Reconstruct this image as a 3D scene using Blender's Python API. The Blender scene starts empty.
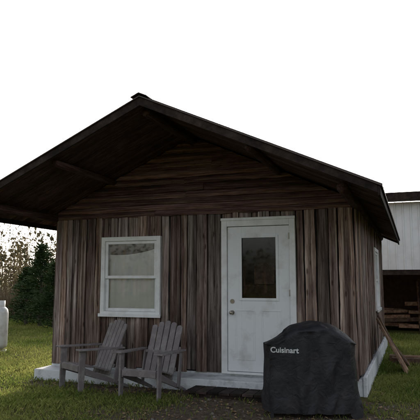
import bpy, math, random
import numpy as np
from mathutils import Vector, Matrix, noise
from mathutils.bvhtree import BVHTree
random.seed(7); np.random.seed(7)
R=math.radians
scene=bpy.context.scene
col=scene.collection
U=random.uniform

# ------------------------------------------------------------ node helpers
def newmat(name):
    m=bpy.data.materials.new(name); m.use_nodes=True
    nt=m.node_tree; b=nt.nodes["Principled BSDF"]
    return m,nt,b
def N(nt,t,**kw):
    n=nt.nodes.new(t)
    for k,v in kw.items():
        if hasattr(n,k): setattr(n,k,v)
        else: n.inputs[k].default_value=v
    return n
def L(nt,a,b): nt.links.new(a,b)
def ramp(nt,fac,stops):
    r=nt.nodes.new("ShaderNodeValToRGB")
    cr=r.color_ramp
    while len(cr.elements)<len(stops): cr.elements.new(0.5)
    for e,(p,c) in zip(cr.elements,stops):
        e.position=p; e.color=(*c,1) if len(c)==3 else c
    L(nt,fac,r.inputs[0]); return r
def mixc(nt,fac,a,b,mode='MIX'):
    m=nt.nodes.new("ShaderNodeMix"); m.data_type='RGBA'; m.blend_type=mode
    for s,v in ((m.inputs[0],fac),(m.inputs[6],a),(m.inputs[7],b)):
        if isinstance(v,(int,float)): s.default_value=v
        elif isinstance(v,tuple): s.default_value=(*v,1) if len(v)==3 else v
        else: L(nt,v,s)
    return m.outputs[2]
def math_(nt,op,a,b=0.0,c=None):
    m=nt.nodes.new("ShaderNodeMath"); m.operation=op
    for i,v in enumerate((a,b,c)):
        if v is None: continue
        if isinstance(v,(int,float)): m.inputs[i].default_value=v
        else: L(nt,v,m.inputs[i])
    return m.outputs[0]

def wood(name,scale,cols,stain=0.6,rough=0.85,bump=0.35,weather=False):
    m,nt,b=newmat(name)
    tc=N(nt,"ShaderNodeTexCoord"); at=N(nt,"ShaderNodeAttribute",attribute_name="tint")
    off=N(nt,"ShaderNodeVectorMath",operation='SCALE'); off.inputs[3].default_value=37.0
    L(nt,at.outputs["Vector"],off.inputs[0])
    ad=N(nt,"ShaderNodeVectorMath",operation='ADD'); L(nt,tc.outputs["Object"],ad.inputs[0]); L(nt,off.outputs[0],ad.inputs[1])
    mp=N(nt,"ShaderNodeMapping"); mp.inputs["Scale"].default_value=scale; L(nt,ad.outputs[0],mp.inputs[0])
    n1=N(nt,"ShaderNodeTexNoise"); n1.inputs["Scale"].default_value=1.0; n1.inputs["Detail"].default_value=5; n1.inputs["Roughness"].default_value=0.74
    L(nt,mp.outputs[0],n1.inputs[0])
    r1=ramp(nt,n1.outputs[0],[(0.32,cols[0]),(0.46,cols[1]),(0.57,cols[2]),(0.72,cols[3])])
    mp2=N(nt,"ShaderNodeMapping"); mp2.inputs["Scale"].default_value=tuple(s*0.22 for s in scale); L(nt,ad.outputs[0],mp2.inputs[0])
    n2=N(nt,"ShaderNodeTexNoise"); n2.inputs["Scale"].default_value=1.0; n2.inputs["Detail"].default_value=4; L(nt,mp2.outputs[0],n2.inputs[0])
    r2=ramp(nt,n2.outputs[0],[(0.38,(1-stain,)*3),(0.55,(1,1,1))])
    c=mixc(nt,1.0,r1.outputs[0],r2.outputs[0],'MULTIPLY')
    if weather:
        g2=math_(nt,'FRACT',math_(nt,'MULTIPLY',at.outputs["Fac"],7.31))
        hs=N(nt,"ShaderNodeHueSaturation"); L(nt,c,hs.inputs["Color"])
        L(nt,math_(nt,'MULTIPLY_ADD',g2,0.55,0.62),hs.inputs["Saturation"])
        c=hs.outputs[0]
        vo=N(nt,"ShaderNodeTexVoronoi"); vo.inputs["Scale"].default_value=1.0
        mp3=N(nt,"ShaderNodeMapping"); mp3.inputs["Scale"].default_value=(9,9,2.6); L(nt,ad.outputs[0],mp3.inputs[0]); L(nt,mp3.outputs[0],vo.inputs[0])
        rk=ramp(nt,vo.outputs[0],[(0.07,(0.22,0.17,0.15)),(0.15,(1,1,1))])
        c=mixc(nt,0.8,c,rk.outputs[0],'MULTIPLY')
        mp4=N(nt,"ShaderNodeMapping"); mp4.inputs["Scale"].default_value=(26,26,0.45); L(nt,tc.outputs["Object"],mp4.inputs[0])
        n5=N(nt,"ShaderNodeTexNoise"); n5.inputs["Scale"].default_value=1.0; n5.inputs["Detail"].default_value=3; L(nt,mp4.outputs[0],n5.inputs[0])
        r5=ramp(nt,n5.outputs[0],[(0.36,(0.30,0.26,0.25)),(0.52,(1,1,1))])
        c=mixc(nt,0.75,c,r5.outputs[0],'MULTIPLY')
        n4=N(nt,"ShaderNodeTexNoise"); n4.inputs["Scale"].default_value=1.5; n4.inputs["Detail"].default_value=5; L(nt,tc.outputs["Object"],n4.inputs[0])
        sx=N(nt,"ShaderNodeSeparateXYZ"); L(nt,tc.outputs["Object"],sx.inputs[0])
        v=math_(nt,'MULTIPLY_ADD',sx.outputs[2],0.28,0.12); v=math_(nt,'ADD',v,n4.outputs[0])
        rz=ramp(nt,v,[(0.55,(0.40,0.36,0.35)),(0.88,(1,1,1))])
        c=mixc(nt,0.9,c,rz.outputs[0],'MULTIPLY')
    t=math_(nt,'MULTIPLY_ADD',at.outputs["Fac"],0.95,0.5)
    cb=N(nt,"ShaderNodeCombineColor")
    for i in range(3): L(nt,t,cb.inputs[i])
    c=mixc(nt,1.0,c,cb.outputs[0],'MULTIPLY')
    L(nt,c,b.inputs["Base Color"]); b.inputs["Roughness"].default_value=rough
    b.inputs["Specular IOR Level"].default_value=0.25
    bp=N(nt,"ShaderNodeBump"); bp.inputs["Strength"].default_value=bump; bp.inputs["Distance"].default_value=0.012
    L(nt,n1.outputs[0],bp.inputs["Height"]); L(nt,bp.outputs[0],b.inputs["Normal"])
    return m
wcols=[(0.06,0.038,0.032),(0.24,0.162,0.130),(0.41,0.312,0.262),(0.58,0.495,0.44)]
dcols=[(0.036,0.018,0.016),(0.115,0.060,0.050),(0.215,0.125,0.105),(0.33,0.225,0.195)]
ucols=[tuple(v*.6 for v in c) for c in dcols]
M_plank=wood("weathered_planks",(34,34,1.3),wcols,0.55,bump=.7,weather=True)
M_planky=wood("gable_boards",(1.6,38,38),dcols,0.5,bump=.6)
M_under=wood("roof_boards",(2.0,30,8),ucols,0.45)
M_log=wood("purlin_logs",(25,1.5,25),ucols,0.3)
M_dark=wood("trim_wood",(6,6,6),[(0.012,0.008,0.007),(0.03,0.020,0.017),(0.05,0.034,0.03),(0.085,0.062,0.055)],0.4)
M_lumber=wood("old_lumber",(9,9,9),[(0.08,0.045,0.03),(0.17,0.10,0.065),(0.27,0.17,0.11),(0.36,0.25,0.18)],0.4)

def plain(name,c,rough=0.6,dirt=0.25,dc=(0.2,0.16,0.12),nscale=6,metal=0,bump=0.0,dlo=0.45,dhi=0.75,spec=0.5):
    m,nt,b=newmat(name)
    tc=N(nt,"ShaderNodeTexCoord")
    n=N(nt,"ShaderNodeTexNoise"); n.inputs["Scale"].default_value=nscale; n.inputs["Detail"].default_value=6; n.inputs["Roughness"].default_value=0.65
    L(nt,tc.outputs["Object"],n.inputs[0])
    r=ramp(nt,n.outputs[0],[(dlo,(0,0,0)),(dhi,(dirt,)*3)])
    L(nt,mixc(nt,r.outputs[0],c,dc),b.inputs["Base Color"])
    b.inputs["Roughness"].default_value=rough; b.inputs["Metallic"].default_value=metal
    b.inputs["Specular IOR Level"].default_value=spec
    if bump:
        bp=N(nt,"ShaderNodeBump"); bp.inputs["Strength"].default_value=bump; bp.inputs["Distance"].default_value=0.01
        n3=N(nt,"ShaderNodeTexNoise"); n3.inputs["Scale"].default_value=nscale*8; n3.inputs["Detail"].default_value=4; L(nt,tc.outputs["Object"],n3.inputs[0])
        L(nt,n3.outputs[0],bp.inputs["Height"]); L(nt,bp.outputs[0],b.inputs["Normal"])
    return m
M_white=plain("white_vinyl",(0.80,0.80,0.80),0.4,0.4,(0.35,0.3,0.26))
M_door=plain("door_paint",(0.78,0.79,0.80),0.45,0.6,(0.36,0.30,0.24),3.5,bump=0.1,dlo=0.52,dhi=0.8)
M_conc=plain("painted_concrete",(0.70,0.72,0.74),0.85,0.8,(0.22,0.19,0.16),5,bump=0.5,dlo=.5)
M_metal=plain("roof_metal",(0.06,0.045,0.04),0.45,0.5,(0.12,0.08,0.06),3,metal=0.3)
M_chair=plain("chair_plastic",(0.19,0.165,0.165),0.6,0.8,(0.34,0.31,0.30),9,bump=0.15,spec=0.3)
M_tank=plain("tank_paint",(0.75,0.76,0.77),0.35,0.5)
M_steel=plain("brass_steel",(0.35,0.32,0.28),0.35,0.5,metal=0.9)
M_black=plain("black_plastic",(0.02,0.02,0.022),0.5,0.3,(0.08,0.08,0.08))
M_siding=plain("white_metal_siding",(0.75,0.76,0.78),0.4,0.4,(0.4,0.36,0.32),2)
M_curtain=plain("curtain_cloth",(0.85,0.84,0.81),0.9,0.3,(0.6,0.57,0.53),3)
M_logo=plain("logo_print",(0.62,0.62,0.62),0.6,0.1)
M_inner=plain("interior_wall",(0.10,0.065,0.045),0.8,0.5)
M_gap=plain("gap_shade_backing",(0.015,0.012,0.011),0.95,0.3,(0.03,0.022,0.02))  # near-black so plank gaps read as deep shade; the shade is in the colour
M_bay=plain("shed_inner_wall",(0.07,0.045,0.035),0.9,0.6,(0.16,0.10,0.07))

def glassmat(name,base,ior):
    m,nt,b=newmat(name)
    nt.nodes.remove(b)
    out=[n for n in nt.nodes if n.type=='OUTPUT_MATERIAL'][0]
    tr=N(nt,"ShaderNodeBsdfTransparent"); tr.inputs[0].default_value=(0.95,0.97,0.97,1)
    gl=N(nt,"ShaderNodeBsdfGlossy"); gl.inputs["Roughness"].default_value=0.03
    fr=N(nt,"ShaderNodeFresnel"); fr.inputs[0].default_value=ior
    fac=math_(nt,'MULTIPLY_ADD',fr.outputs[0],1.0,base)
    mx=N(nt,"ShaderNodeMixShader"); L(nt,fac,mx.inputs[0]); L(nt,tr.outputs[0],mx.inputs[1]); L(nt,gl.outputs[0],mx.inputs[2])
    L(nt,mx.outputs[0],out.inputs[0]); return m
M_glass=glassmat("window_glass",0.12,1.7)
M_glassd=glassmat("door_glass",0.01,1.5)

def leafmat(name,c1,c2,trans=0.4):
    m,nt,b=newmat(name)
    out=[n for n in nt.nodes if n.type=='OUTPUT_MATERIAL'][0]
    at=N(nt,"ShaderNodeAttribute",attribute_name="tint")
    c=mixc(nt,at.outputs["Fac"],c1,c2)
    L(nt,c,b.inputs["Base Color"]); b.inputs["Roughness"].default_value=0.7; b.inputs["Specular IOR Level"].default_value=0.15
    if trans>0:
        t=N(nt,"ShaderNodeBsdfTranslucent"); L(nt,c,t.inputs[0])
        mx=N(nt,"ShaderNodeMixShader"); mx.inputs[0].default_value=trans
        L(nt,b.outputs[0],mx.inputs[1]); L(nt,t.outputs[0],mx.inputs[2]); L(nt,mx.outputs[0],out.inputs[0])
    return m
M_grass=leafmat("grass_blades",(0.095,0.155,0.024),(0.31,0.32,0.10),0.5)
M_leafdry=leafmat("dry_leaf",(0.18,0.10,0.055),(0.38,0.27,0.16),0)
M_brush=leafmat("dry_brush",(0.12,0.09,0.06),(0.30,0.235,0.15),0)
M_bud=leafmat("spring_bud",(0.12,0.10,0.045),(0.25,0.20,0.11),0.3)
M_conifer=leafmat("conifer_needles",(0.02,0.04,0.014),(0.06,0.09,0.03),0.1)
M_bark=plain("bark",(0.09,0.07,0.055),0.9,0.6,(0.18,0.15,0.12),8)

# ------------------------------------------------------------ mesh helper
class MB:
    def __init__(s): s.v=[]; s.f=[]; s.t=[]; s.m=[]; s.X=Matrix.Identity(4)
    def poly(s,pts,faces,tint=None,mat=0):
        k=len(s.v); tint=random.random() if tint is None else tint
        s.v+= [tuple(s.X@Vector(p)) for p in pts]
        for f in faces: s.f.append([k+i for i in f]); s.t.append(tint); s.m.append(mat)
    def hexa(s,p,tint=None,mat=0):
        s.poly(p,[(0,3,2,1),(4,5,6,7),(0,1,5,4),(1,2,6,5),(2,3,7,6),(3,0,4,7)],tint,mat)
    def box(s,x0,x1,y0,y1,z0,z1,tint=None,mat=0,M=None):
        p=[(x0,y0,z0),(x1,y0,z0),(x1,y1,z0),(x0,y1,z0),(x0,y0,z1),(x1,y0,z1),(x1,y1,z1),(x0,y1,z1)]
        if M is not None: p=[tuple(M@Vector(q)) for q in p]
        s.hexa(p,tint,mat)
    def cyl(s,a,b,r0,r1=None,n=12,tint=None,mat=0,wob=0):
        a=Vector(a);b=Vector(b);r1=r0 if r1 is None else r1
        d=(b-a).normalized(); q=d.to_track_quat('Z','Y')
        pts=[]
        segs=1 if not wob else 8
        for j in range(segs+1):
            c=a.lerp(b,j/segs); r=r0+(r1-r0)*j/segs
            o=Vector((U(-wob,wob),U(-wob,wob),U(-wob,wob))) if wob else Vector()
            for i in range(n):
                t=2*math.pi*i/n; pts.append(c+o+q@Vector((r*math.cos(t),r*math.sin(t),0)))
        fs=[]
        for j in range(segs):
            for i in range(n): fs.append((j*n+i,j*n+(i+1)%n,(j+1)*n+(i+1)%n,(j+1)*n+i))
        fs.append(tuple(range(n))[::-1]); fs.append(tuple(range(segs*n,segs*n+n)))
        s.poly(pts,fs,tint,mat)
    def lathe(s,prof,n=32,c=(0,0,0),tint=0.5,mat=0):
        pts=[];fs=[]
        for (r,z) in prof:
            for i in range(n):
                t=2*math.pi*i/n; pts.append((c[0]+r*math.cos(t),c[1]+r*math.sin(t),c[2]+z))
        for j in range(len(prof)-1):
            for i in range(n): fs.append((j*n+i,j*n+(i+1)%n,(j+1)*n+(i+1)%n,(j+1)*n+i))
        s.poly(pts,fs,tint,mat)
    def obj(s,name,mats,parent=None,bevel=0,smooth=False):
        me=bpy.data.meshes.new(name); me.from_pydata(s.v,[],s.f)
        for m in (mats if isinstance(mats,list) else [mats]): me.materials.append(m)
        me.polygons.foreach_set("material_index",s.m)
        a=me.attributes.new("tint",'FLOAT_COLOR','FACE')
        a.data.foreach_set("color",np.repeat(np.array(s.t,dtype=np.float32),4))
        if smooth: me.polygons.foreach_set("use_smooth",[True]*len(s.f))
        me.update(); o=bpy.data.objects.new(name,me); col.objects.link(o)
        if parent: o.parent=parent
        if bevel:
            md=o.modifiers.new("b",'BEVEL'); md.width=bevel; md.segments=2; md.limit_method='ANGLE'
        return o
def empty(name,loc=(0,0,0),rz=0,sc=1):
    e=bpy.data.objects.new(name,None); col.objects.link(e); e.location=loc; e.rotation_euler=(0,0,rz); e.empty_display_size=0.2; e.scale=(sc,sc,sc)
    return e
def np_mesh(name,V,F,tint,mat,parent=None):
    me=bpy.data.meshes.new(name); n=len(V); k=F.shape[1]
    me.vertices.add(n); me.vertices.foreach_set("co",V.astype(np.float32).ravel())
    me.loops.add(F.size); me.loops.foreach_set("vertex_index",F.astype(np.int32).ravel())
    me.polygons.add(len(F)); me.polygons.foreach_set("loop_start",np.arange(0,F.size,k,dtype=np.int32))
    me.update(calc_edges=True)
    a=me.attributes.new("tint",'FLOAT_COLOR','FACE'); a.data.foreach_set("color",np.repeat(tint.astype(np.float32),4))
    me.materials.append(mat); o=bpy.data.objects.new(name,me); col.objects.link(o)
    if parent: o.parent=parent
    return o

# ------------------------------------------------------------ camera / light
CAM=(0.73,-7.88,1.5)
cd=bpy.data.cameras.new("camera"); cam=bpy.data.objects.new("camera",cd); col.objects.link(cam)
cam.location=CAM; cam.rotation_euler=(R(90+7.3),0,R(19.8)); cd.lens=48.0; cd.sensor_width=36; cd.clip_end=3000; cd.clip_start=0.05
scene.camera=cam
az=R(-17.25); el=R(15.2)
S=Vector((math.sin(az)*math.cos(el),math.cos(az)*math.cos(el),math.sin(el)))
sl=bpy.data.lights.new("sun",'SUN'); sl.energy=5.0; sl.angle=R(0.53); sl.color=(1.0,0.86,0.68)
so=bpy.data.objects.new("sun",sl); col.objects.link(so); so.rotation_euler=S.to_track_quat('Z','Y').to_euler(); so.location=(0,0,30)
w=bpy.data.worlds.new("World"); scene.world=w; w.use_nodes=True; nt=w.node_tree
bg=nt.nodes["Background"]; sk=nt.nodes.new("ShaderNodeTexSky"); sk.sky_type='NISHITA'; sk.sun_disc=False
sk.sun_elevation=el; sk.sun_rotation=az; sk.dust_density=4.0; sk.air_density=1.0; sk.ozone_density=1.0
hs=nt.nodes.new("ShaderNodeHueSaturation"); hs.inputs["Saturation"].default_value=0.33
L(nt,sk.outputs[0],hs.inputs["Color"]); L(nt,hs.outputs[0],bg.inputs[0]); bg.inputs[1].default_value=0.29
scene.view_settings.view_transform='Standard'; scene.view_settings.look='None'; scene.view_settings.exposure=0

# ------------------------------------------------------------ ground
_tab=np.random.rand(256,256)
def vn(x,y):
    xi=np.floor(x).astype(int); yi=np.floor(y).astype(int); fx=x-xi; fy=y-yi
    fx=fx*fx*(3-2*fx); fy=fy*fy*(3-2*fy)
    g=lambda a,b:_tab[a%256,b%256]
    return (g(xi,yi)*(1-fx)+g(xi+1,yi)*fx)*(1-fy)+(g(xi,yi+1)*(1-fx)+g(xi+1,yi+1)*fx)*fy
def fbm(x,y): return (vn(x,y)+0.5*vn(x*2.1+7,y*2.1+3)+0.25*vn(x*4.3+1,y*4.3+9))/1.75
def dirtf(x,y):
    d=1.15-np.sqrt(((x+0.3)/2.9)**2+((y+1.6)/2.1)**2)
    d2=0.8-np.abs(y+0.7)/0.5-np.clip(-x-4.6,0,9)*2-np.clip(x-1,0,9)*2
    d=np.maximum(d,d2)+(fbm(x*1.6+5,y*1.6+5)-0.5)*1.4
    d3=(fbm(x*0.8+80,y*0.8+20)-0.62)*2.2
    return np.clip(np.maximum(d*1.3,d3),0,1)
def gz(x,y): return (fbm(x*0.9+30,y*0.9+30)-0.5)*0.05
n=361; t=np.linspace(-1,1,n); k=7.0; g=np.sinh(t*k)/np.sinh(k)*600
gx,gy=np.meshgrid(g-1.0,g,indexing='ij'); gx=gx.ravel(); gy=gy.ravel()
V=np.stack([gx,gy,gz(gx,gy)],1)
idx=np.arange(n*n).reshape(n,n)
F=np.stack([idx[:-1,:-1],idx[1:,:-1],idx[1:,1:],idx[:-1,1:]],-1).reshape(-1,4)
m,nt,b=newmat("ground_soil_grass")
tc=N(nt,"ShaderNodeTexCoord"); at=N(nt,"ShaderNodeAttribute",attribute_name="dirt")
n1=N(nt,"ShaderNodeTexNoise"); n1.inputs["Scale"].default_value=14; n1.inputs["Detail"].default_value=8; n1.inputs["Roughness"].default_value=0.7; L(nt,tc.outputs["Object"],n1.inputs[0])
n2=N(nt,"ShaderNodeTexNoise"); n2.inputs["Scale"].default_value=1.1; n2.inputs["Detail"].default_value=5; L(nt,tc.outputs["Object"],n2.inputs[0])
cg=ramp(nt,n1.outputs[0],[(0.3,(0.035,0.042,0.014)),(0.5,(0.08,0.085,0.03)),(0.7,(0.15,0.14,0.06))])
cg2=ramp(nt,n2.outputs[0],[(0.35,(0.7,0.85,0.6)),(0.65,(1.4,1.2,1.0))])
cgm=mixc(nt,1.0,cg.outputs[0],cg2.outputs[0],'MULTIPLY')
cdt=ramp(nt,n1.outputs[0],[(0.3,(0.05,0.038,0.028)),(0.5,(0.12,0.092,0.07)),(0.72,(0.22,0.18,0.145))])
L(nt,mixc(nt,at.outputs["Fac"],cgm,cdt.outputs[0]),b.inputs["Base Color"]); b.inputs["Roughness"].default_value=0.95; b.inputs["Specular IOR Level"].default_value=0.1
bp=N(nt,"ShaderNodeBump"); bp.inputs["Strength"].default_value=0.7; bp.inputs["Distance"].default_value=0.03; L(nt,n1.outputs[0],bp.inputs["Height"]); L(nt,bp.outputs[0],b.inputs["Normal"])
go=np_mesh("ground",V,F,np.ones(len(F)),m)
a=go.data.attributes.new("dirt",'FLOAT','POINT'); a.data.foreach_set("value",dirtf(gx,gy).astype(np.float32))

def inside(x,y):
    cab=(x>-4.95)&(x<0.12)&(y>-0.42)&(y<6.4)
    shed=(x>-1.6)&(x<8)&(y>9.2)&(y<14)
    return cab|shed
def grass(nb):
    r=5.0*(24/5.0)**(np.random.rand(nb)**0.9); th=np.random.uniform(R(-30),R(30),nb)+R(19.8)
    x=CAM[0]-np.sin(th)*r; y=CAM[1]+np.cos(th)*r
    dm=dirtf(x,y); keep=(~inside(x,y))&(np.random.rand(nb)>dm*0.97)&(np.random.rand(nb)<0.25+1.4*fbm(x*2.5,y*2.5))
    x=x[keep];y=y[keep];r=r[keep];dm=dm[keep];nb=len(x)
    z=gz(x,y)-0.005
    h=(0.022+0.035*np.random.rand(nb)**1.5+0.05*fbm(x*1.2,y*1.2)**2)*(1+0.03*r)
    wd=(0.0018+0.0022*np.random.rand(nb))*(0.6+r*0.09)
    a=np.random.rand(nb)*2*np.pi; l=np.random.rand(nb)*0.8*h; b2=np.random.rand(nb)*2*np.pi
    dx=np.cos(a)*wd; dy=np.sin(a)*wd; ox=np.cos(b2)*l; oy=np.sin(b2)*l
    p0=np.stack([x-dx,y-dy,z],1);p1=np.stack([x+dx,y+dy,z],1)
    p2=np.stack([x+dx*.8+ox*.4,y+dy*.8+oy*.4,z+h*.6],1)
    p4=np.stack([x+ox,y+oy,z+h*(1-0.25*np.random.rand(nb))],1)
    V=np.stack([p0,p1,p2,p4],1).reshape(-1,3); i=np.arange(nb)*4
    F=np.concatenate([np.stack([i,i+1,i+2],1),np.stack([i,i+2,i+3],1)])
    tn=np.clip(np.random.rand(nb)*0.7+1.6*(fbm(x*0.9+50,y*0.9)-0.42),0,1.3); tn=np.where(np.random.rand(nb)<0.10,1.9,tn)
    np_mesh("grass",V,F,np.tile(tn,2),M_grass)
grass(330000)
def scatter_leaves(nb):
    x=np.random.uniform(-6,4,nb);y=np.random.uniform(-4.5,2,nb); k=(~inside(x,y))&(np.random.rand(nb)<0.25+dirtf(x,y)); x=x[k];y=y[k];nb=len(x)
    z=gz(x,y)+0.008; s=np.random.uniform(0.006,0.024,nb)
    V=np.zeros((nb,4,3))
    a=np.random.rand(nb)*6.28
    for i,(u,v) in enumerate([(-1,-.5),(1,-.6),(1.1,.5),(-.8,.6)]):
        V[:,i,0]=x+s*(u*np.cos(a)-v*np.sin(a));V[:,i,1]=y+s*(u*np.sin(a)+v*np.cos(a));V[:,i,2]=z+np.random.rand(nb)*0.018
    np_mesh("fallen_leaves",V.reshape(-1,3),np.arange(nb*4).reshape(-1,4),np.random.rand(nb),M_leafdry)
scatter_leaves(8000)
M_peb=plain("pebble",(0.20,0.18,0.16),0.9,0.8,(0.08,0.07,0.06),20)
mb=MB()
for i in range(1400):
    x=U(-4.5,3.2);y=U(-4.2,0.3)
    if inside(np.array(x),np.array(y)) or random.random()>dirtf(np.array([x]),np.array([y]))[0]: continue
    s=0.006+0.022*random.random()**3; z=float(gz(np.array([x]),np.array([y]))[0])
    n=6; pts=[(x+s*U(.7,1.1)*math.cos(t*2*math.pi/n),y+s*U(.7,1.1)*math.sin(t*2*math.pi/n),z-0.004) for t in range(n)]
    pts+=[(x+s*.6*math.cos(t*2*math.pi/n),y+s*.6*math.sin(t*2*math.pi/n),z+s*U(.5,.8)) for t in range(n)]
    mb.poly(pts,[(j,(j+1)%n,n+(j+1)%n,n+j) for j in range(n)]+[tuple(range(n,2*n))])
mb.obj("gravel",M_peb)

# ------------------------------------------------------------ CABIN
cabin=empty("wooden_cabin")
W=4.8; D=6.2; XR=-2.38; ZR=3.80; SL=0.4536; YF=-1.8; YB=6.6; XE=0.42
rt=lambda x: ZR-SL*abs(x-XR)
DOOR=(-1.91,-0.813,0.2,2.42); WIN=(-3.92,-2.89,0.98,2.20)
def plank_wall(mb,X,u0,u1,z0,ztop,opens,wmin=0.09,wmax=0.20):
    mb.X=X
    br=sorted([u0,u1]+[e for o in opens for e in o[:2]])
    us=[]
    for a,bb in zip(br[:-1],br[1:]):
        u=a
        while u<bb-0.001:
            wdt=U(wmin,wmax); e=u+wdt
            if bb-e<0.07: e=bb
            us.append((u,e)); u=e
    for (a,e) in us:
        c=(a+e)/2; spans=[(z0+U(-0.03,0.015),ztop(c))]
        for o in opens:
            if o[0]<c<o[1]: spans=[(spans[0][0],o[2]),(o[3],spans[0][1])] if o[2]>z0+0.05 else [(o[3],spans[0][1])]
        tn=random.random(); th=U(0.014,0.050)
        for (s0,s1) in spans:
            if s1-s0<0.02: continue
            ns=max(2,int((s1-s0)/0.12)); pts=[]
            jl=U(0.003,0.012); lw=0.0; rw=0.0
            for j in range(ns+1):
                z=s0+(s1-s0)*j/ns
                lw=min(.016,max(0,lw+U(-jl,jl)*.6)); rw=min(.016,max(0,rw+U(-jl,jl)*.6))
                l=a+0.003+lw; r=e-0.004-rw
                y=-th+U(-.003,.003)
                pts+=[(l,0.0,z),(l,y,z),(l+0.007,y-0.005,z),(r-0.007,y-0.005,z),(r,y,z),(r,0.0,z)]
            fs=[]
            for j in range(ns):
                for i in range(5): fs.append((j*6+i,j*6+i+1,(j+1)*6+i+1,(j+1)*6+i))
            fs.append((5,4,3,2,1,0)); q=ns*6; fs.append((q,q+1,q+2,q+3,q+4,q+5))
            mb.poly(pts,fs,tn,0)
    mb.X=Matrix.Identity(4)
mb=MB()
I=Matrix.Identity(4)
plank_wall(mb,I,-W,0.0,0.21,lambda u:2.56,[DOOR,WIN])
XRt=Matrix.Translation((0.0,0,0))@Matrix.Rotation(R(90),4,'Z')
SW=(3.2,4.3,0.95,2.15)
plank_wall(mb,XRt,0.0,D,0.26,lambda u:2.60,[SW])
XLt=Matrix.Translation((-W,0,0))@Matrix.Rotation(R(-90),4,'Z')
plank_wall(mb,XLt,-D,0.0,0.21,lambda u:2.60,[])
mb.obj("wall_planks",M_plank,cabin)
mb=MB(); gp=MB()
def core(u0,u1,z0,z1,op,fn):
    a,bb,c,d=op
    fn(u0,a,z0,z1); fn(bb,u1,z0,z1); fn(a,bb,d,z1)
    if c>z0: fn(a,bb,z0,c)
def ff(a,bb,c,d): mb.box(a,bb,0.012,0.09,c,d,0.3); gp.box(a,bb,0.001,0.010,c,d,.3)
core(-W+0.003,DOOR[0]-0.3,0.2,2.6,WIN,ff)
core(DOOR[0]-0.3,-0.003,0.2,2.6,DOOR,ff)
def fr(a,bb,c,d): mb.box(-0.09,-0.012,a,bb,c,d,0.3); gp.box(-0.010,-0.001,a,bb,c,d,.3)
core(0.093,D-0.1,0.2,2.6,SW,fr)
mb.box(-W+0.003,-W+0.09,0.093,D-0.1,0.2,2.6,0.3)
mb.box(-W+0.003,-0.003,D-0.097,D,0.2,2.6,0.3)
mb.box(-W+0.1,-0.1,0.1,D-0.1,0.2,0.22,0.2)
mb.obj("inner_walls",M_inner,cabin); gp.obj("gap_shade_backing",M_gap,cabin)  # thin dark sheet added behind the planks to blacken their gaps
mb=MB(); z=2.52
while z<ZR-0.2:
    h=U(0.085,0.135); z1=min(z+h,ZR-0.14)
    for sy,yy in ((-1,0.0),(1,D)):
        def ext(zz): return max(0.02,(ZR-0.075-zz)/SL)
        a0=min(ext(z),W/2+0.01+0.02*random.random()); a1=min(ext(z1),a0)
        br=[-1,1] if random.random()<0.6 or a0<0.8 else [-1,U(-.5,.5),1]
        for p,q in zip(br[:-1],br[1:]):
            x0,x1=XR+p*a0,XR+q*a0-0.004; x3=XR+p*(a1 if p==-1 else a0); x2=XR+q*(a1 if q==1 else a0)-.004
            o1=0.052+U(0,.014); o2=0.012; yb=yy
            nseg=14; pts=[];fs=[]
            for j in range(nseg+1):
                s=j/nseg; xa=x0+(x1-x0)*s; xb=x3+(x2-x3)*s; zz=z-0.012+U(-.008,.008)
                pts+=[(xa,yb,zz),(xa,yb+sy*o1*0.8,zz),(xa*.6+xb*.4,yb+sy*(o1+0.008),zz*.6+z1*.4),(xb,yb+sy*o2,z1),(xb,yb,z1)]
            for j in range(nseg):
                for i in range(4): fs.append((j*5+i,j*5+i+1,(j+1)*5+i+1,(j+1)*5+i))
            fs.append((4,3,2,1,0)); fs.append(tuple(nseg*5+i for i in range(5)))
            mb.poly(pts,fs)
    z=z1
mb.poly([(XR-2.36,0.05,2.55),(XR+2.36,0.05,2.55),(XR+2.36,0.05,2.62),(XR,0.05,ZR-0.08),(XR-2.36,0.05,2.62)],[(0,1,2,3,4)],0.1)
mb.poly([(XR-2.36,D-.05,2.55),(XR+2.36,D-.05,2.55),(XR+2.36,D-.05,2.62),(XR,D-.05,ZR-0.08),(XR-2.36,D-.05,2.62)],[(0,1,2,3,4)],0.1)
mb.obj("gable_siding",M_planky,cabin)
mb=MB(); y=YF
HX=XE-XR
while y<YB-0.01:
    wd=min(U(0.13,0.2),YB-y)
    for s in (-1,1):
        tn=random.random(); xa=XR; xb=XR+s*HX; z0=U(0.0,.004)
        p=[(xa,y,ZR-.055-z0),(xb,y,rt(xb)-.055-z0),(xb,y+wd-.006,rt(xb)-.055-z0),(xa,y+wd-.006,ZR-.055-z0),
           (xa,y,ZR-.02),(xb,y,rt(xb)-.02),(xb,y+wd-.006,rt(xb)-.02),(xa,y+wd-.006,ZR-.02)]
        mb.hexa(p,tn)
    y+=wd
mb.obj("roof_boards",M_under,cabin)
mb=MB()
for s in (-1,1):
    xb=XR+s*(HX+0.05); ze=ZR-SL*(HX+0.05)
    ya,yb=YF-0.05,YB+0.05
    mb.hexa([(XR,ya,ZR-.015),(xb,ya,ze-.015),(xb,yb,ze-.015),(XR,yb,ZR-.015),(XR,ya,ZR+.0),(xb,ya,ze+.0),(xb,yb,ze+.0),(XR,yb,ZR+.0)],0.5)
    y=YF
    while y<YB:
        mb.hexa([(XR,y,ZR),(xb,y,ze),(xb,y+.05,ze),(XR,y+.05,ZR),(XR,y+.012,ZR+.022),(xb,y+.012,ze+.022),(xb,y+.038,ze+.022),(XR,y+.038,ZR+.022)],0.5)
        y+=0.23
    mb.hexa([(XR,ya-.02,ZR+.024),(XR+s*.11,ya-.02,ZR-.024),(XR+s*.11,yb,ZR-.024),(XR,yb,ZR+.024),(XR,ya-.02,ZR+.036),(XR+s*.11,ya-.02,ZR-.013),(XR+s*.11,yb,ZR-.013),(XR,yb,ZR+.036)],0.5)
mb.obj("metal_roofing",M_metal,cabin)
mb=MB()
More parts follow.
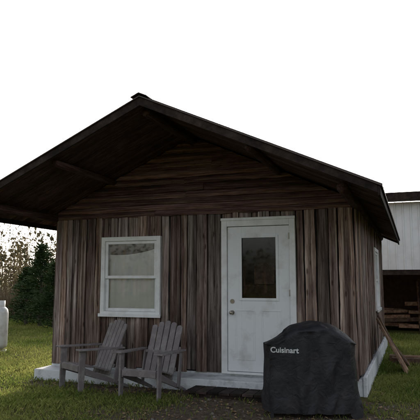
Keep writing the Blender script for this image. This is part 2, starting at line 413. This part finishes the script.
for s in (-1,1):
    for (ya,yb) in ((YF-0.03,YF-0.002),(YB+.002,YB+.03)):
        xb=XR+s*HX; zb=rt(xb)
        mb.hexa([(XR,ya,ZR-.12),(xb,ya,zb-.10),(xb,yb,zb-.10),(XR,yb,ZR-.12),(XR,ya,ZR-.018),(xb,ya,zb-.018),(xb,yb,zb-.018),(XR,yb,ZR-.018)],0.3)
    xb=XR+s*HX
    mb.box(min(xb+s*.002,xb+s*.028),max(xb+s*.002,xb+s*.028),YF-0.03,YB+.03,rt(xb)-.13,rt(xb)-.03,0.3)
mb.obj("fascia_boards",M_dark,cabin)
mb=MB()
for x in (XR-1.35,XR+1.35): 
    mb.cyl((x,YF+.15,rt(x)-.11),(x,YB-.05,rt(x)-.11),.05,n=12,wob=0.004,tint=.3)
mb.cyl((XR,YF+.15,ZR-.16),(XR,YB-.05,ZR-.16),0.06,n=12,wob=.004,tint=.3)
for x in (-W-0.02,0.02): mb.cyl((x,YF+.3,rt(x)-.15),(x,YB-.05,rt(x)-.15),0.065,n=12,wob=.004,tint=.2)
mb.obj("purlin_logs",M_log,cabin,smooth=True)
mb=MB()
mb.box(-W-.03,0.045,0.0,D+.03,-0.1,0.205)
mb.box(0.048,0.10,-0.02,D+.02,-0.1,0.25)
mb.box(-W-.05,-0.75,-0.42,-0.003,-0.1,0.165)
fo=mb.obj("foundation_slab",M_conc,cabin,bevel=0.012)
mb=MB()
for i,x in enumerate(np.arange(-2.15,-0.75,0.155)): mb.box(x,x+.145,-0.85+U(-.015,.015),-0.45,0.055,0.085+U(-.003,.003))
for y in (-.82,-.65,-.5): mb.box(-2.12,-.8,y,y+.04,-.02,.053)
mb.obj("door_step",M_dark,cabin,bevel=.003)

def window(name,X,w_,z0,z1):
    e=empty(name); e.parent=cabin
    mb=MB(); mb.X=X; h=w_/2
    c=0.065
    mb.box(-h,-h+c,-.075,.02,z0,z1); mb.box(h-c,h,-.075,.02,z0,z1)
    mb.box(-h+c,h-c,-.074,.02,z1-c,z1); mb.box(-h+c,h-c,-.074,.02,z0,z0+c)
    mb.box(-h-.02,h+.02,-.1,-.076,z0-.02,z0+.03)
    zm=(z0+z1)/2-.02; s=0.045; a=h-c-.002
    def sash(za,zb,y0,y1):
        mb.box(-a,-a+s,y0,y1,za,zb); mb.box(a-s,a,y0,y1,za,zb)
        mb.box(-a+s,a-s,y0+.001,y1-.001,zb-s,zb); mb.box(-a+s,a-s,y0+.001,y1-.001,za,za+s)
    sash(zm-.02,z1-c-.002,-.05,-.02); sash(z0+c+.002,zm+.022,-.018,.012)
    mb.box(-.03,.03,-.03,-.0185,zm+.022,zm+.035)
    mb.obj(name+"_frame",M_white,e,bevel=.003)
    g=MB(); g.X=X
    g.poly([(-a+s,-.035,zm),(a-s,-.035,zm),(a-s,-.035,z1-c-s),(-a+s,-.035,z1-c-s)],[(0,1,2,3)])
    g.poly([(-a+s,-.003,z0+c+s),(a-s,-.003,z0+c+s),(a-s,-.003,zm),(-a+s,-.003,zm)],[(0,1,2,3)])
    g.obj(name+"_glass",M_glass,e)
    g=MB(); g.X=X
    def sheet(xa,xb,za,zb,y,amp,fr,f=lambda u:0,ft=lambda u:0):
        n=80; pts=[];fs=[]
        for i in range(n+1):
            x=xa+(xb-xa)*i/n; yy=y+amp*math.sin(i*fr)+amp*.5*math.sin(i*fr*.37+1)
            pts+=[(x,yy,za+f(i/n)),(x,yy,zb+ft(i/n))]
        for i in range(n): fs.append((2*i,2*i+2,2*i+3,2*i+1))
        g.poly(pts,fs,.5)
    # one pale curtain, its upper edge sagging below the rod so a dark strip shows at the top
    sheet(-h+.02,h-.02,z0,z1-.27,.045,.007,.62,ft=lambda u:.11*u-.05*math.sin(u*math.pi))
    g.obj(name+"_curtain",M_curtain,e,smooth=True)
window("front_window",Matrix.Translation(((WIN[0]+WIN[1])/2,0,0)),WIN[1]-WIN[0],WIN[2],WIN[3])
window("side_window",Matrix.Translation((0,(SW[0]+SW[1])/2,0))@Matrix.Rotation(R(90),4,'Z'),SW[1]-SW[0],SW[2],SW[3])
e=empty("entry_door"); e.parent=cabin
mb=MB(); a,b2,c0,c1=DOOR; jf=.085
mb.box(a,a+jf,-.065,.08,c0,c1); mb.box(b2-jf,b2,-.065,.08,c0,c1); mb.box(a+jf,b2-jf,-.064,.08,c1-jf-.03,c1)
mb.box(a-.006,b2+.006,-.075,-.066,c1-.03,c1+.01)
mb.box(a+jf,b2-jf,-.07,.06,c0,c0+.03)
mb.obj("door_frame",M_white,e,bevel=.004)
mb=MB(); x0,x1=a+jf+.006,b2-jf-.006; z0,z1=c0+.036,c1-jf-.036
gx0,gx1,gz0,gz1=-1.61,-1.09,1.26,2.14
mb.box(x0,gx0,-.035,.01,z0,z1); mb.box(gx1,x1,-.035,.01,z0,z1); mb.box(gx0,gx1,-.0345,.01,gz1,z1); mb.box(gx0,gx1,-.0345,.01,z0,gz0)
mb.box(gx0-.03,gx0+.008,-.047,-.0355,gz0-.03,gz1+.03); mb.box(gx1-.008,gx1+.03,-.047,-.0355,gz0-.03,gz1+.03)
mb.box(gx0+.008,gx1-.008,-.046,-.0355,gz1-.008,gz1+.03); mb.box(gx0+.008,gx1-.008,-.046,-.0355,gz0-.03,gz0+.008)
for (pa,pb) in ((x0+.12,(x0+x1)/2-.05),((x0+x1)/2+.05,x1-.12)):
    for (q0,q1) in ((z0+.16,gz0-.16),):
        mb.box(pa,pb,-.041,-.0352,q0,q0+.018);mb.box(pa,pb,-.041,-.0352,q1-.018,q1);mb.box(pa,pa+.018,-.0405,-.0352,q0+.018,q1-.018);mb.box(pb-.018,pb,-.0405,-.0352,q0+.018,q1-.018)
mb.obj("door_panel",M_door,e,bevel=.004)
g=MB(); g.poly([(gx0,-.02,gz0),(gx1,-.02,gz0),(gx1,-.02,gz1),(gx0,-.02,gz1)],[(0,1,2,3)]); g.obj("door_glass",M_glassd,e)
mb=MB()
for zz in (1.06,1.22):
    mb.cyl((x0+.07,-.036,zz),(x0+.07,-.046,zz),.032,n=20)
mb.cyl((x0+.07,-.046,1.06),(x0+.07,-.08,1.06),.012,n=12)
mb.X=Matrix.Translation((x0+.07,-.1,1.06))@Matrix.Rotation(R(90),4,'X')
mb.lathe([(0.001,-.028),(.018,-.024),(.028,-.01),(.028,.008),(.018,.022),(.001,.026)],20)
mb.X=I
for zz in (.45,1.3,2.1): mb.cyl((x1+.004,-.072,zz),(x1+.004,-.072,zz+.09),.007,n=8)
mb.obj("door_hardware",M_steel,e,smooth=False)
mb=MB(); mb.box(-1.95,-1.2,1.2,1.6,.22,1.45); mb.box(-1.75,-1.4,1.15,1.35,1.46,1.8); mb.box(-3.6,-2.4,3.6,4.3,.22,1.0)
mb.obj("interior_cabinet",M_lumber,cabin,bevel=.01)

# ------------------------------------------------------------ chairs
def chair(loc,rz):
    e=empty("adirondack_chair",loc,rz,.95)
    mb=MB(); tn=.5
    n=6
    for i in range(n):
        t0=i/n; y0=-.30+.50*t0; z0=.385-.13*t0+.02*math.sin(t0*3.1)
        M=Matrix.Translation((0,y0,z0))@Matrix.Rotation(R(-13),4,'X')
        mb.box(-.26,.26,0,.075,-.011,.011,tn,0,M)
    mb.box(-.265,.265,-.322,-.302,.30,.385,tn)
    M=Matrix.Translation((0,.20,.20))@Matrix.Rotation(R(-22),4,'X')
    sw=.088; gap=.010
    for i in range(5):
        xc=(i-2)*(sw+gap); fan=(i-2)*.006
        top=.86-.022*abs(i-2)**1.6
        xl=xc-sw/2; xr=xc+sw/2; c=.03
        pr=[(xl,0),(xr,0),(xr+fan,top-c),(xr+fan-c*.35,top-c*.3),(xr+fan-c,top),(xl+fan+c,top),(xl+fan+c*.35,top-c*.3),(xl+fan,top-c)]
        pts=[tuple(M@Vector((x,-.011,z))) for x,z in pr]+[tuple(M@Vector((x,.011,z))) for x,z in pr]; k=8
        mb.poly(pts,[tuple(range(k)),tuple(range(k,2*k))[::-1]]+[(j,k+j,k+(j+1)%k,(j+1)%k) for j in range(k)],tn)
    for zz,hw in ((.12,.25),(.42,.27),(.70,.22)):
        mb.box(-hw,hw,.013,.038,zz,zz+.06,tn,0,M)
    for s in (-1,1):
        xa=s*.325
        p=[(xa-.07,-.36),(xa+.07,-.36),(xa+.075,-.3),(xa+.06,.0),(xa+.035,.40),(xa-.045,.40),(xa-.06,.0),(xa-.075,-.3)]
        zt=lambda y:.60-.02*(y+.36)
        pts=[(x,y,zt(y)) for x,y in p]+[(x,y,zt(y)+.024) for x,y in p]
        k=len(p); mb.poly(pts,[tuple(range(k))[::-1],tuple(range(k,2*k))]+[(j,(j+1)%k,k+(j+1)%k,k+j) for j in range(k)],tn)
        mb.hexa([(s*.30-.014,-.33,0),(s*.30+.014,-.33,0),(s*.30+.014,-.245,0),(s*.30-.014,-.245,0),(s*.30-.014,-.32,.598),(s*.30+.014,-.32,.598),(s*.30+.014,-.22,.598),(s*.30-.014,-.22,.598)],tn)
        xs=s*.272
        mb.hexa([(xs-.013,-.30,.28),(xs+.013,-.30,.28),(xs+.013,.50,0.0),(xs-.013,.50,0.0),(xs-.013,-.30,.385),(xs+.013,-.30,.385),(xs+.013,.60,0.0),(xs-.013,.60,0.0)],tn)
        mb.hexa([(xs-.0125+s*.027,.24,.1),(xs+.0125+s*.027,.24,.1),(xs+.0125+s*.027,.31,.08),(xs-.0125+s*.027,.31,.08),(xs-.0125+s*.027,.33,.585),(xs+.0125+s*.027,.33,.585),(xs+.0125+s*.027,.39,.585),(xs-.0125+s*.027,.39,.585)],tn)
    mb.box(-.285,.285,.33,.355,.545,.585,tn)
    mb.obj("chair_frame",M_chair,e,bevel=.005)
def face(dx,dy): return math.atan2(dy,dx)+math.pi/2
chair((-3.66,-.76,0.0),face(-.50,-.86))
chair((-2.62,-.92,0.0),face(-.08,-.998))

# ------------------------------------------------------------ covered grill
grill=empty("covered_barbecue_grill",(-.43,-1.26,0),R(16),.955)
def grill_cover():
    nA=160
    zs=[.07+.76*(i/34) for i in range(35)]
    def pt(ang,a,b_,p=3.2):
        c,s=math.cos(ang),math.sin(ang)
        r=(abs(c/a)**p+abs(s/b_)**p)**(-1/p); return r*c,r*s
    def hump(x): return .155*math.exp(-((x-.05)/.37)**4)-.035*max(0,x-.25)
    V=[]
    for j,z in enumerate(zs):
        f=(z-.07)/.76
        for i in range(nA):
            ang=2*math.pi*i/nA
            a=.565-.02*f+.012*math.sin(f*5+1); b_=.31-.03*f
            x,y=pt(ang,a,b_,3.6)
            q=Vector((x,y,0)).normalized()
            fold=noise.noise(Vector((x*6,y*6,z*1.1)))*.055*(1.0-.5*f)+noise.noise(Vector((x*13+4,y*13,z*2.5+x*3)))*.022
            fold+= -abs(noise.noise(Vector((x*4+9,y*5,z*3-x*4))))*.045
            x+=q.x*fold;y+=q.y*fold
            zz=z+ (hump(x)*f**2.2) - (.035*noise.noise(Vector((x*3,y*3,1)))*(1-f))
            V.append((x,y,zz))
    base=zs[-1]; nr=18
    for k in range(1,nr+1):
        t=k/nr
        for i in range(nA):
            ang=2*math.pi*i/nA
            s=math.cos(t*math.pi/2)**.55 if t<1 else 0.0
            x,y=pt(ang,.545*s+.0005,.28*s+.0005,3.6 if s>.5 else 2.6)
            up=.10*math.sin(min(1,t*1.1)*math.pi/2)
            zz=base+up*(.5+.5*t)+hump(x)-.03*(x<-.3)*t+noise.noise(Vector((x*5,y*5,3)))*.028+noise.noise(Vector((x*12,y*12,5)))*.010
            V.append((x,y,zz))
    F=[]; nR=len(zs)+nr
    for j in range(nR-1):
        for i in range(nA): F.append((j*nA+i,j*nA+(i+1)%nA,(j+1)*nA+(i+1)%nA,(j+1)*nA+i))
    me=bpy.data.meshes.new("grill_cover"); me.from_pydata(V,[],F); me.polygons.foreach_set("use_smooth",[True]*len(F))
    m,nt,b=newmat("cover_fabric"); tc=N(nt,"ShaderNodeTexCoord")
    n1=N(nt,"ShaderNodeTexNoise"); n1.inputs["Scale"].default_value=5; n1.inputs["Detail"].default_value=8; L(nt,tc.outputs["Object"],n1.inputs[0])
    r=ramp(nt,n1.outputs[0],[(.35,(.012,.012,.014)),(.62,(.026,.024,.028)),(.8,(.06,.055,.054))]); L(nt,r.outputs[0],b.inputs["Base Color"])
    b.inputs["Roughness"].default_value=.55; b.inputs["Specular IOR Level"].default_value=.35
    wv=N(nt,"ShaderNodeTexNoise"); wv.inputs["Scale"].default_value=11; wv.inputs["Detail"].default_value=5; wv.inputs["Distortion"].default_value=1.2; L(nt,tc.outputs["Object"],wv.inputs[0])
    bp=N(nt,"ShaderNodeBump"); bp.inputs["Strength"].default_value=.5; bp.inputs["Distance"].default_value=.02; L(nt,wv.outputs[0],bp.inputs["Height"]); L(nt,bp.outputs[0],b.inputs["Normal"])
    me.materials.append(m); o=bpy.data.objects.new("grill_cover",me); col.objects.link(o); o.parent=grill
    bvh=BVHTree.FromPolygons([Vector(v) for v in V],F)
    cu=bpy.data.curves.new("t",'FONT'); cu.body="Cuisinart"; cu.size=.088; cu.offset=.0022; cu.align_x='CENTER'; cu.resolution_u=4
    to=bpy.data.objects.new("t",cu); col.objects.link(to)
    bpy.context.view_layer.update()
    tm=bpy.data.meshes.new_from_object(to.evaluated_get(bpy.context.evaluated_depsgraph_get()))
    bpy.data.objects.remove(to)
    for v in tm.vertices:
        x=-.32+v.co.x; z=.75+v.co.y
        hit=bvh.ray_cast(Vector((x,-2,z)),Vector((0,1,0)))
        v.co=(x,(hit[0].y if hit[0] else -.3)-.006,z)
    tm.materials.clear(); tm.materials.append(M_logo)
    lo=bpy.data.objects.new("logo_text",tm); col.objects.link(lo); lo.parent=grill
grill_cover()
mb=MB()
for x in (-.47,.47):
    for y in (-.2,.2): mb.box(x-.02,x+.02,y-.02,y+.02,0,.4)
for y in (-.21,.21): mb.cyl((.50,y-.02,.075),(.50,y+.02,.075),.075,n=20)
mb.box(-.47,.47,-.2,.2,.10,.13)
mb.obj("cart_legs",M_black,grill)

# ------------------------------------------------------------ propane tank
pt_=empty("propane_tank",(-7.76,2.2,0))
mb=MB()
mb.lathe([(.17,0),(.17,.05),(.165,.05),(.165,.02)],32)
mb.lathe([(.001,.06),(.1,.065),(.17,.10),(.188,.16),(.188,.82),(.17,.90),(.12,.955),(.05,.975),(.001,.978)],32)
mb.lathe([(.11,.94),(.11,1.09),(.104,1.09),(.104,.95)],32)
mb.obj("tank_body",M_tank,pt_,smooth=True)
mb=MB(); mb.cyl((0,0,.97),(0,0,1.05),.022,n=12); mb.cyl((-.05,0,1.05),(.05,0,1.05),.014,n=10); mb.obj("tank_valve",M_steel,pt_)

# ------------------------------------------------------------ leaning boards
lb=empty("leaning_boards")
mb=MB()
for i,(y,hh,l) in enumerate([(2.0,.9,.45),(2.17,.86,.47),(2.34,.93,.44),(2.8,.7,.5)]):
    mb.hexa([(.13+l,y,0),(.15+l,y+.15,0),(.12+l+.0,y+.15,0),(.10+l,y,0),(.135,y+.06,hh),(.135,y+.21,hh),(.11,y+.21,hh-.02),(.11,y+.06,hh-.02)])
mb.box(.3,1.0,3.1,3.25,.02,.12); mb.box(.25,.9,3.3,3.5,.02,.14)
mb.obj("boards",M_lumber,lb,bevel=.003)

# ------------------------------------------------------------ neighbouring shed
shed=empty("metal_shed")
mb=MB()
SX0,SX1,SY=-1.2,7.2,9.6; ztp=3.85; zb=1.85
x=SX0; pts=[]
prof=[(0,0),(.15,0),(.17,-.025),(.20,-.025),(.22,0)]
while x<SX1:
    for dx,dy in prof[:-1]: pts+=[(x+dx,SY+dy,zb),(x+dx,SY+dy,ztp)]
    x+=.22
fs=[(2*i,2*i+2,2*i+3,2*i+1) for i in range(len(pts)//2-1)]
mb.poly(pts,fs,.5)
mb.box(SX0-.02,SX0-.0,SY,SY+4,0,ztp-.02)
mb.box(SX1,SX1+.02,SY,SY+4,0,ztp)
mb.obj("siding",M_siding,shed)
mb=MB()
mb.hexa([(SX0-.5,SY-.45,ztp+.02),(SX1+.5,SY-.45,ztp+.02),(SX1+.5,SY+4.3,ztp+.6),(SX0-.5,SY+4.3,ztp+.6),(SX0-.5,SY-.45,ztp+.24),(SX1+.5,SY-.45,ztp+.24),(SX1+.5,SY+4.3,ztp+.75),(SX0-.5,SY+4.3,ztp+.75)])
mb.box(SX0,SX1,SY+.03,SY+.12,zb-.15,zb+.02)
for x in (SX0+.1,1.2,3.3,5.2,SX1-.1): mb.box(x-.07,x+.07,SY+.13,SY+.27,0,ztp)
mb.obj("roof_and_posts",M_dark,shed)
mb=MB(); mb.box(SX0+.003,SX1-.003,SY+3.9,SY+3.96,0,ztp+.45)
mb.box(1.25,1.30,SY+.3,SY+3.89,0,ztp)
x=SX0+.01
while x<SX1-.2: mb.box(x,x+.17,SY+3.87,SY+3.896,0,ztp+.3); x+=.18
mb.obj("bay_walls",M_bay,shed)
mb=MB()
for i in range(46):
    cx=U(SX0+.3,SX1-.5); zz=U(0.05,.9); yy=SY+U(.9,1.6); M=Matrix.Translation((cx,yy,zz))@Matrix.Rotation(U(-.25,.25),4,'Z')@Matrix.Rotation(U(-.06,.06),4,'Y')
    mb.box(-U(.3,.7),U(.3,.7),0,U(.1,.3),0,U(.03,.12),None,0,M)
for i in range(6): 
    xx=U(.5,3.5); mb.cyl((xx,SY+U(.5,1),0),(xx+U(-.3,.3),SY+1.6,U(1.2,1.8)),.04,n=7)
mb.obj("stored_lumber",M_lumber,shed)
fw=MB()
for r_ in range(5):
    for c_ in range(7):
        x=1.25+c_*.135+(r_%2)*.065; z=.07+r_*.12; rr=U(.045,.065)
        fw.cyl((x,SY-.35+U(-.03,.03),z),(x,SY+.02,z),rr,n=9)
fw.obj("firewood_stack",M_lumber)

# ------------------------------------------------------------ vegetation
def ribbons(name,stems,mat,budmat=None,nleaf=0,leafs=.04):
    V=[];F=[];T=[];LV=[];LT=[]
    def strip(p,d,l,r,depth,tn):
        n=4; prev=None; a0=U(0,3.14)
        for i in range(n+1):
            w=r*(1-.75*i/n)
            s=Vector((math.cos(a0)*w,math.sin(a0)*w,0)); s2=Vector((-math.sin(a0)*w,math.cos(a0)*w,0))
            k=len(V); V.extend([p-s,p+s,p-s2,p+s2])
            if i: F.append((prev,prev+1,k+1,k)); F.append((prev+2,prev+3,k+3,k+2)); T.extend([tn,tn])
            prev=k
            if i<n:
                d=(d+Vector((U(-.14,.14),U(-.14,.14),U(-.02,.1)))).normalized(); p=p+d*(l/n)
                if depth>0 and i>=(1 if depth==2 else 0):
                    for _ in range(random.choice((2,3,3)) if depth==2 else random.choice((1,2))):
                        dd=(d+Vector((U(-.9,.9),U(-.9,.9),U(0,.5)))).normalized()
                        strip(p,dd,l*U(.25,.45),r*.42,depth-1,tn)
                if depth<=1:
                    for _ in range(nleaf if random.random()<.35 else 0):
                        q=p+Vector((U(-.15,.15),U(-.15,.15),U(-.15,.15)))
                        a1=Vector((U(-1,1),U(-1,1),U(-1,1))).normalized()*leafs*U(.5,1.2); a2=a1.orthogonal()*.6
                        LV.extend([q-a1,q-a2,q+a1,q+a2]); LT.append(random.random())
    for (x,y,h,r) in stems:
        strip(Vector((x,y,-.05)),Vector((U(-.15,.15),U(-.15,.15),1)).normalized(),h,r,2,random.random())
    e=empty(name)
    np_mesh(name+"_stems",np.array(V),np.array(F),np.array(T),mat,e)
    if LV: np_mesh(name+"_buds",np.array(LV),np.arange(len(LV)).reshape(-1,4),np.array(LT),budmat,e)
    return e
def w_at(px,d):
    lat=(px-210)/560*d; F_=(-.339,.941); R_=(.941,.339)
    return CAM[0]+F_[0]*d+R_[0]*lat, CAM[1]+F_[1]*d+R_[1]*lat
st=[]
for i in range(230):
    x=U(-19,-6.5); y=12+ -(x+12)*.25+U(-1.5,4.5)
    st.append((x,y,U(1.4,3.5),U(.009,.024)))
ribbons("brush_thicket",st,M_brush,M_bud,1,.035)
nb=30000; x=np.random.uniform(-22,-5,nb); y=10.8-(x+12)*.25+np.random.rand(nb)**1.3*4.0
h=np.random.uniform(.2,1.3,nb)*(.6+.8*fbm(x,y)); a=np.random.rand(nb)*6.28; wd=.014
z=np.zeros(nb); l=h*.35
V=np.stack([np.stack([x-np.cos(a)*wd,y-np.sin(a)*wd,z],1),np.stack([x+np.cos(a)*wd,y+np.sin(a)*wd,z],1),np.stack([x+np.cos(a*7)*l,y+np.sin(a*7)*l,h],1)],1).reshape(-1,3)
np_mesh("dry_weeds",V,np.arange(nb*3).reshape(-1,3),np.random.rand(nb),M_brush)
def conifer(name,x,y,h,rad):
    e=empty(name,(x,y,0)); mb=MB(); mb.cyl((0,0,-.05),(0,0,h*.95),.05+h*.012,.01,n=8); mb.obj("trunk",M_bark,e)
    V=[];T=[]
    nb=int(110*h)
    for i in range(nb):
        t=random.random()**.8; z=h*(.04+.95*t); a=U(0,6.28); r=rad*(1-t)**.6*U(.45,1.2)*(1+.35*math.sin(a*3+t*9))+.05
        for k in range(24):
            s=random.random()**.6; q=Vector((math.cos(a)*r*s,math.sin(a)*r*s,z+.3*r*s-.25*r*s*s))+Vector((U(-.09,.09),U(-.09,.09),U(-.07,.07)))
            a1=Vector((math.cos(a)+U(-.7,.7),math.sin(a)+U(-.7,.7),U(-.3,.6))).normalized()*U(.03,.08); a2=a1.orthogonal().normalized()*.016
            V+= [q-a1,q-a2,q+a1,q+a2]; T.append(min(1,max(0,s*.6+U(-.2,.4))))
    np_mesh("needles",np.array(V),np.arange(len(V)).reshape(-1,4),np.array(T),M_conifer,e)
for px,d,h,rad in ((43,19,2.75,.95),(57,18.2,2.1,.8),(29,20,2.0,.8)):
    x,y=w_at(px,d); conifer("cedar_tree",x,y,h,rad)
V=[];F=[];T=[];LV=[];LT=[]
for i in range(1500):
    a=U(0,6.283); r=U(48,85); x=r*math.sin(a); y=r*math.cos(a); h=U(4.5,8.5)*(1+.25*math.sin(a*7)+.15*math.sin(a*17+1)); 
    if y>0 and abs(x/y+.31)<.9: h*=.75
    w_=U(.05,.12); k=len(V); dx=U(-.4,.4)
    V+=[Vector((x-w_,y,0)),Vector((x+w_,y,0)),Vector((x+dx,y,h))]; F.append((k,k+1,k+2)); T.append(random.random()*.3)
    ev=random.random()<.3
    for j in range(44):
        t=random.random(); rr=(1.6*(1-t)+.2) if ev else 1.7*math.sin(.4+t*2.5)
        q=Vector((x+dx*t+U(-rr,rr),y+U(-rr,rr),h*(.05+.95*t))); s=U(.12,.36)
        a1=Vector((U(-1,1),U(-1,1),U(-1,1))).normalized()*s; a2=a1.orthogonal().normalized()*s*U(.3,.7)
        LV+=[q-a1,q-a2,q+a1,q+a2]; LT.append(0.1*random.random() if ev else U(.3,1))
e=empty("distant_trees")
np_mesh("trunks",np.array(V),np.array(F),np.array(T),M_brush,e)
M_far=leafmat("far_foliage",(0.025,0.04,0.018),(0.15,0.125,0.08),.1)
np_mesh("foliage",np.array(LV),np.arange(len(LV)).reshape(-1,4),np.array(LT),M_far,e)
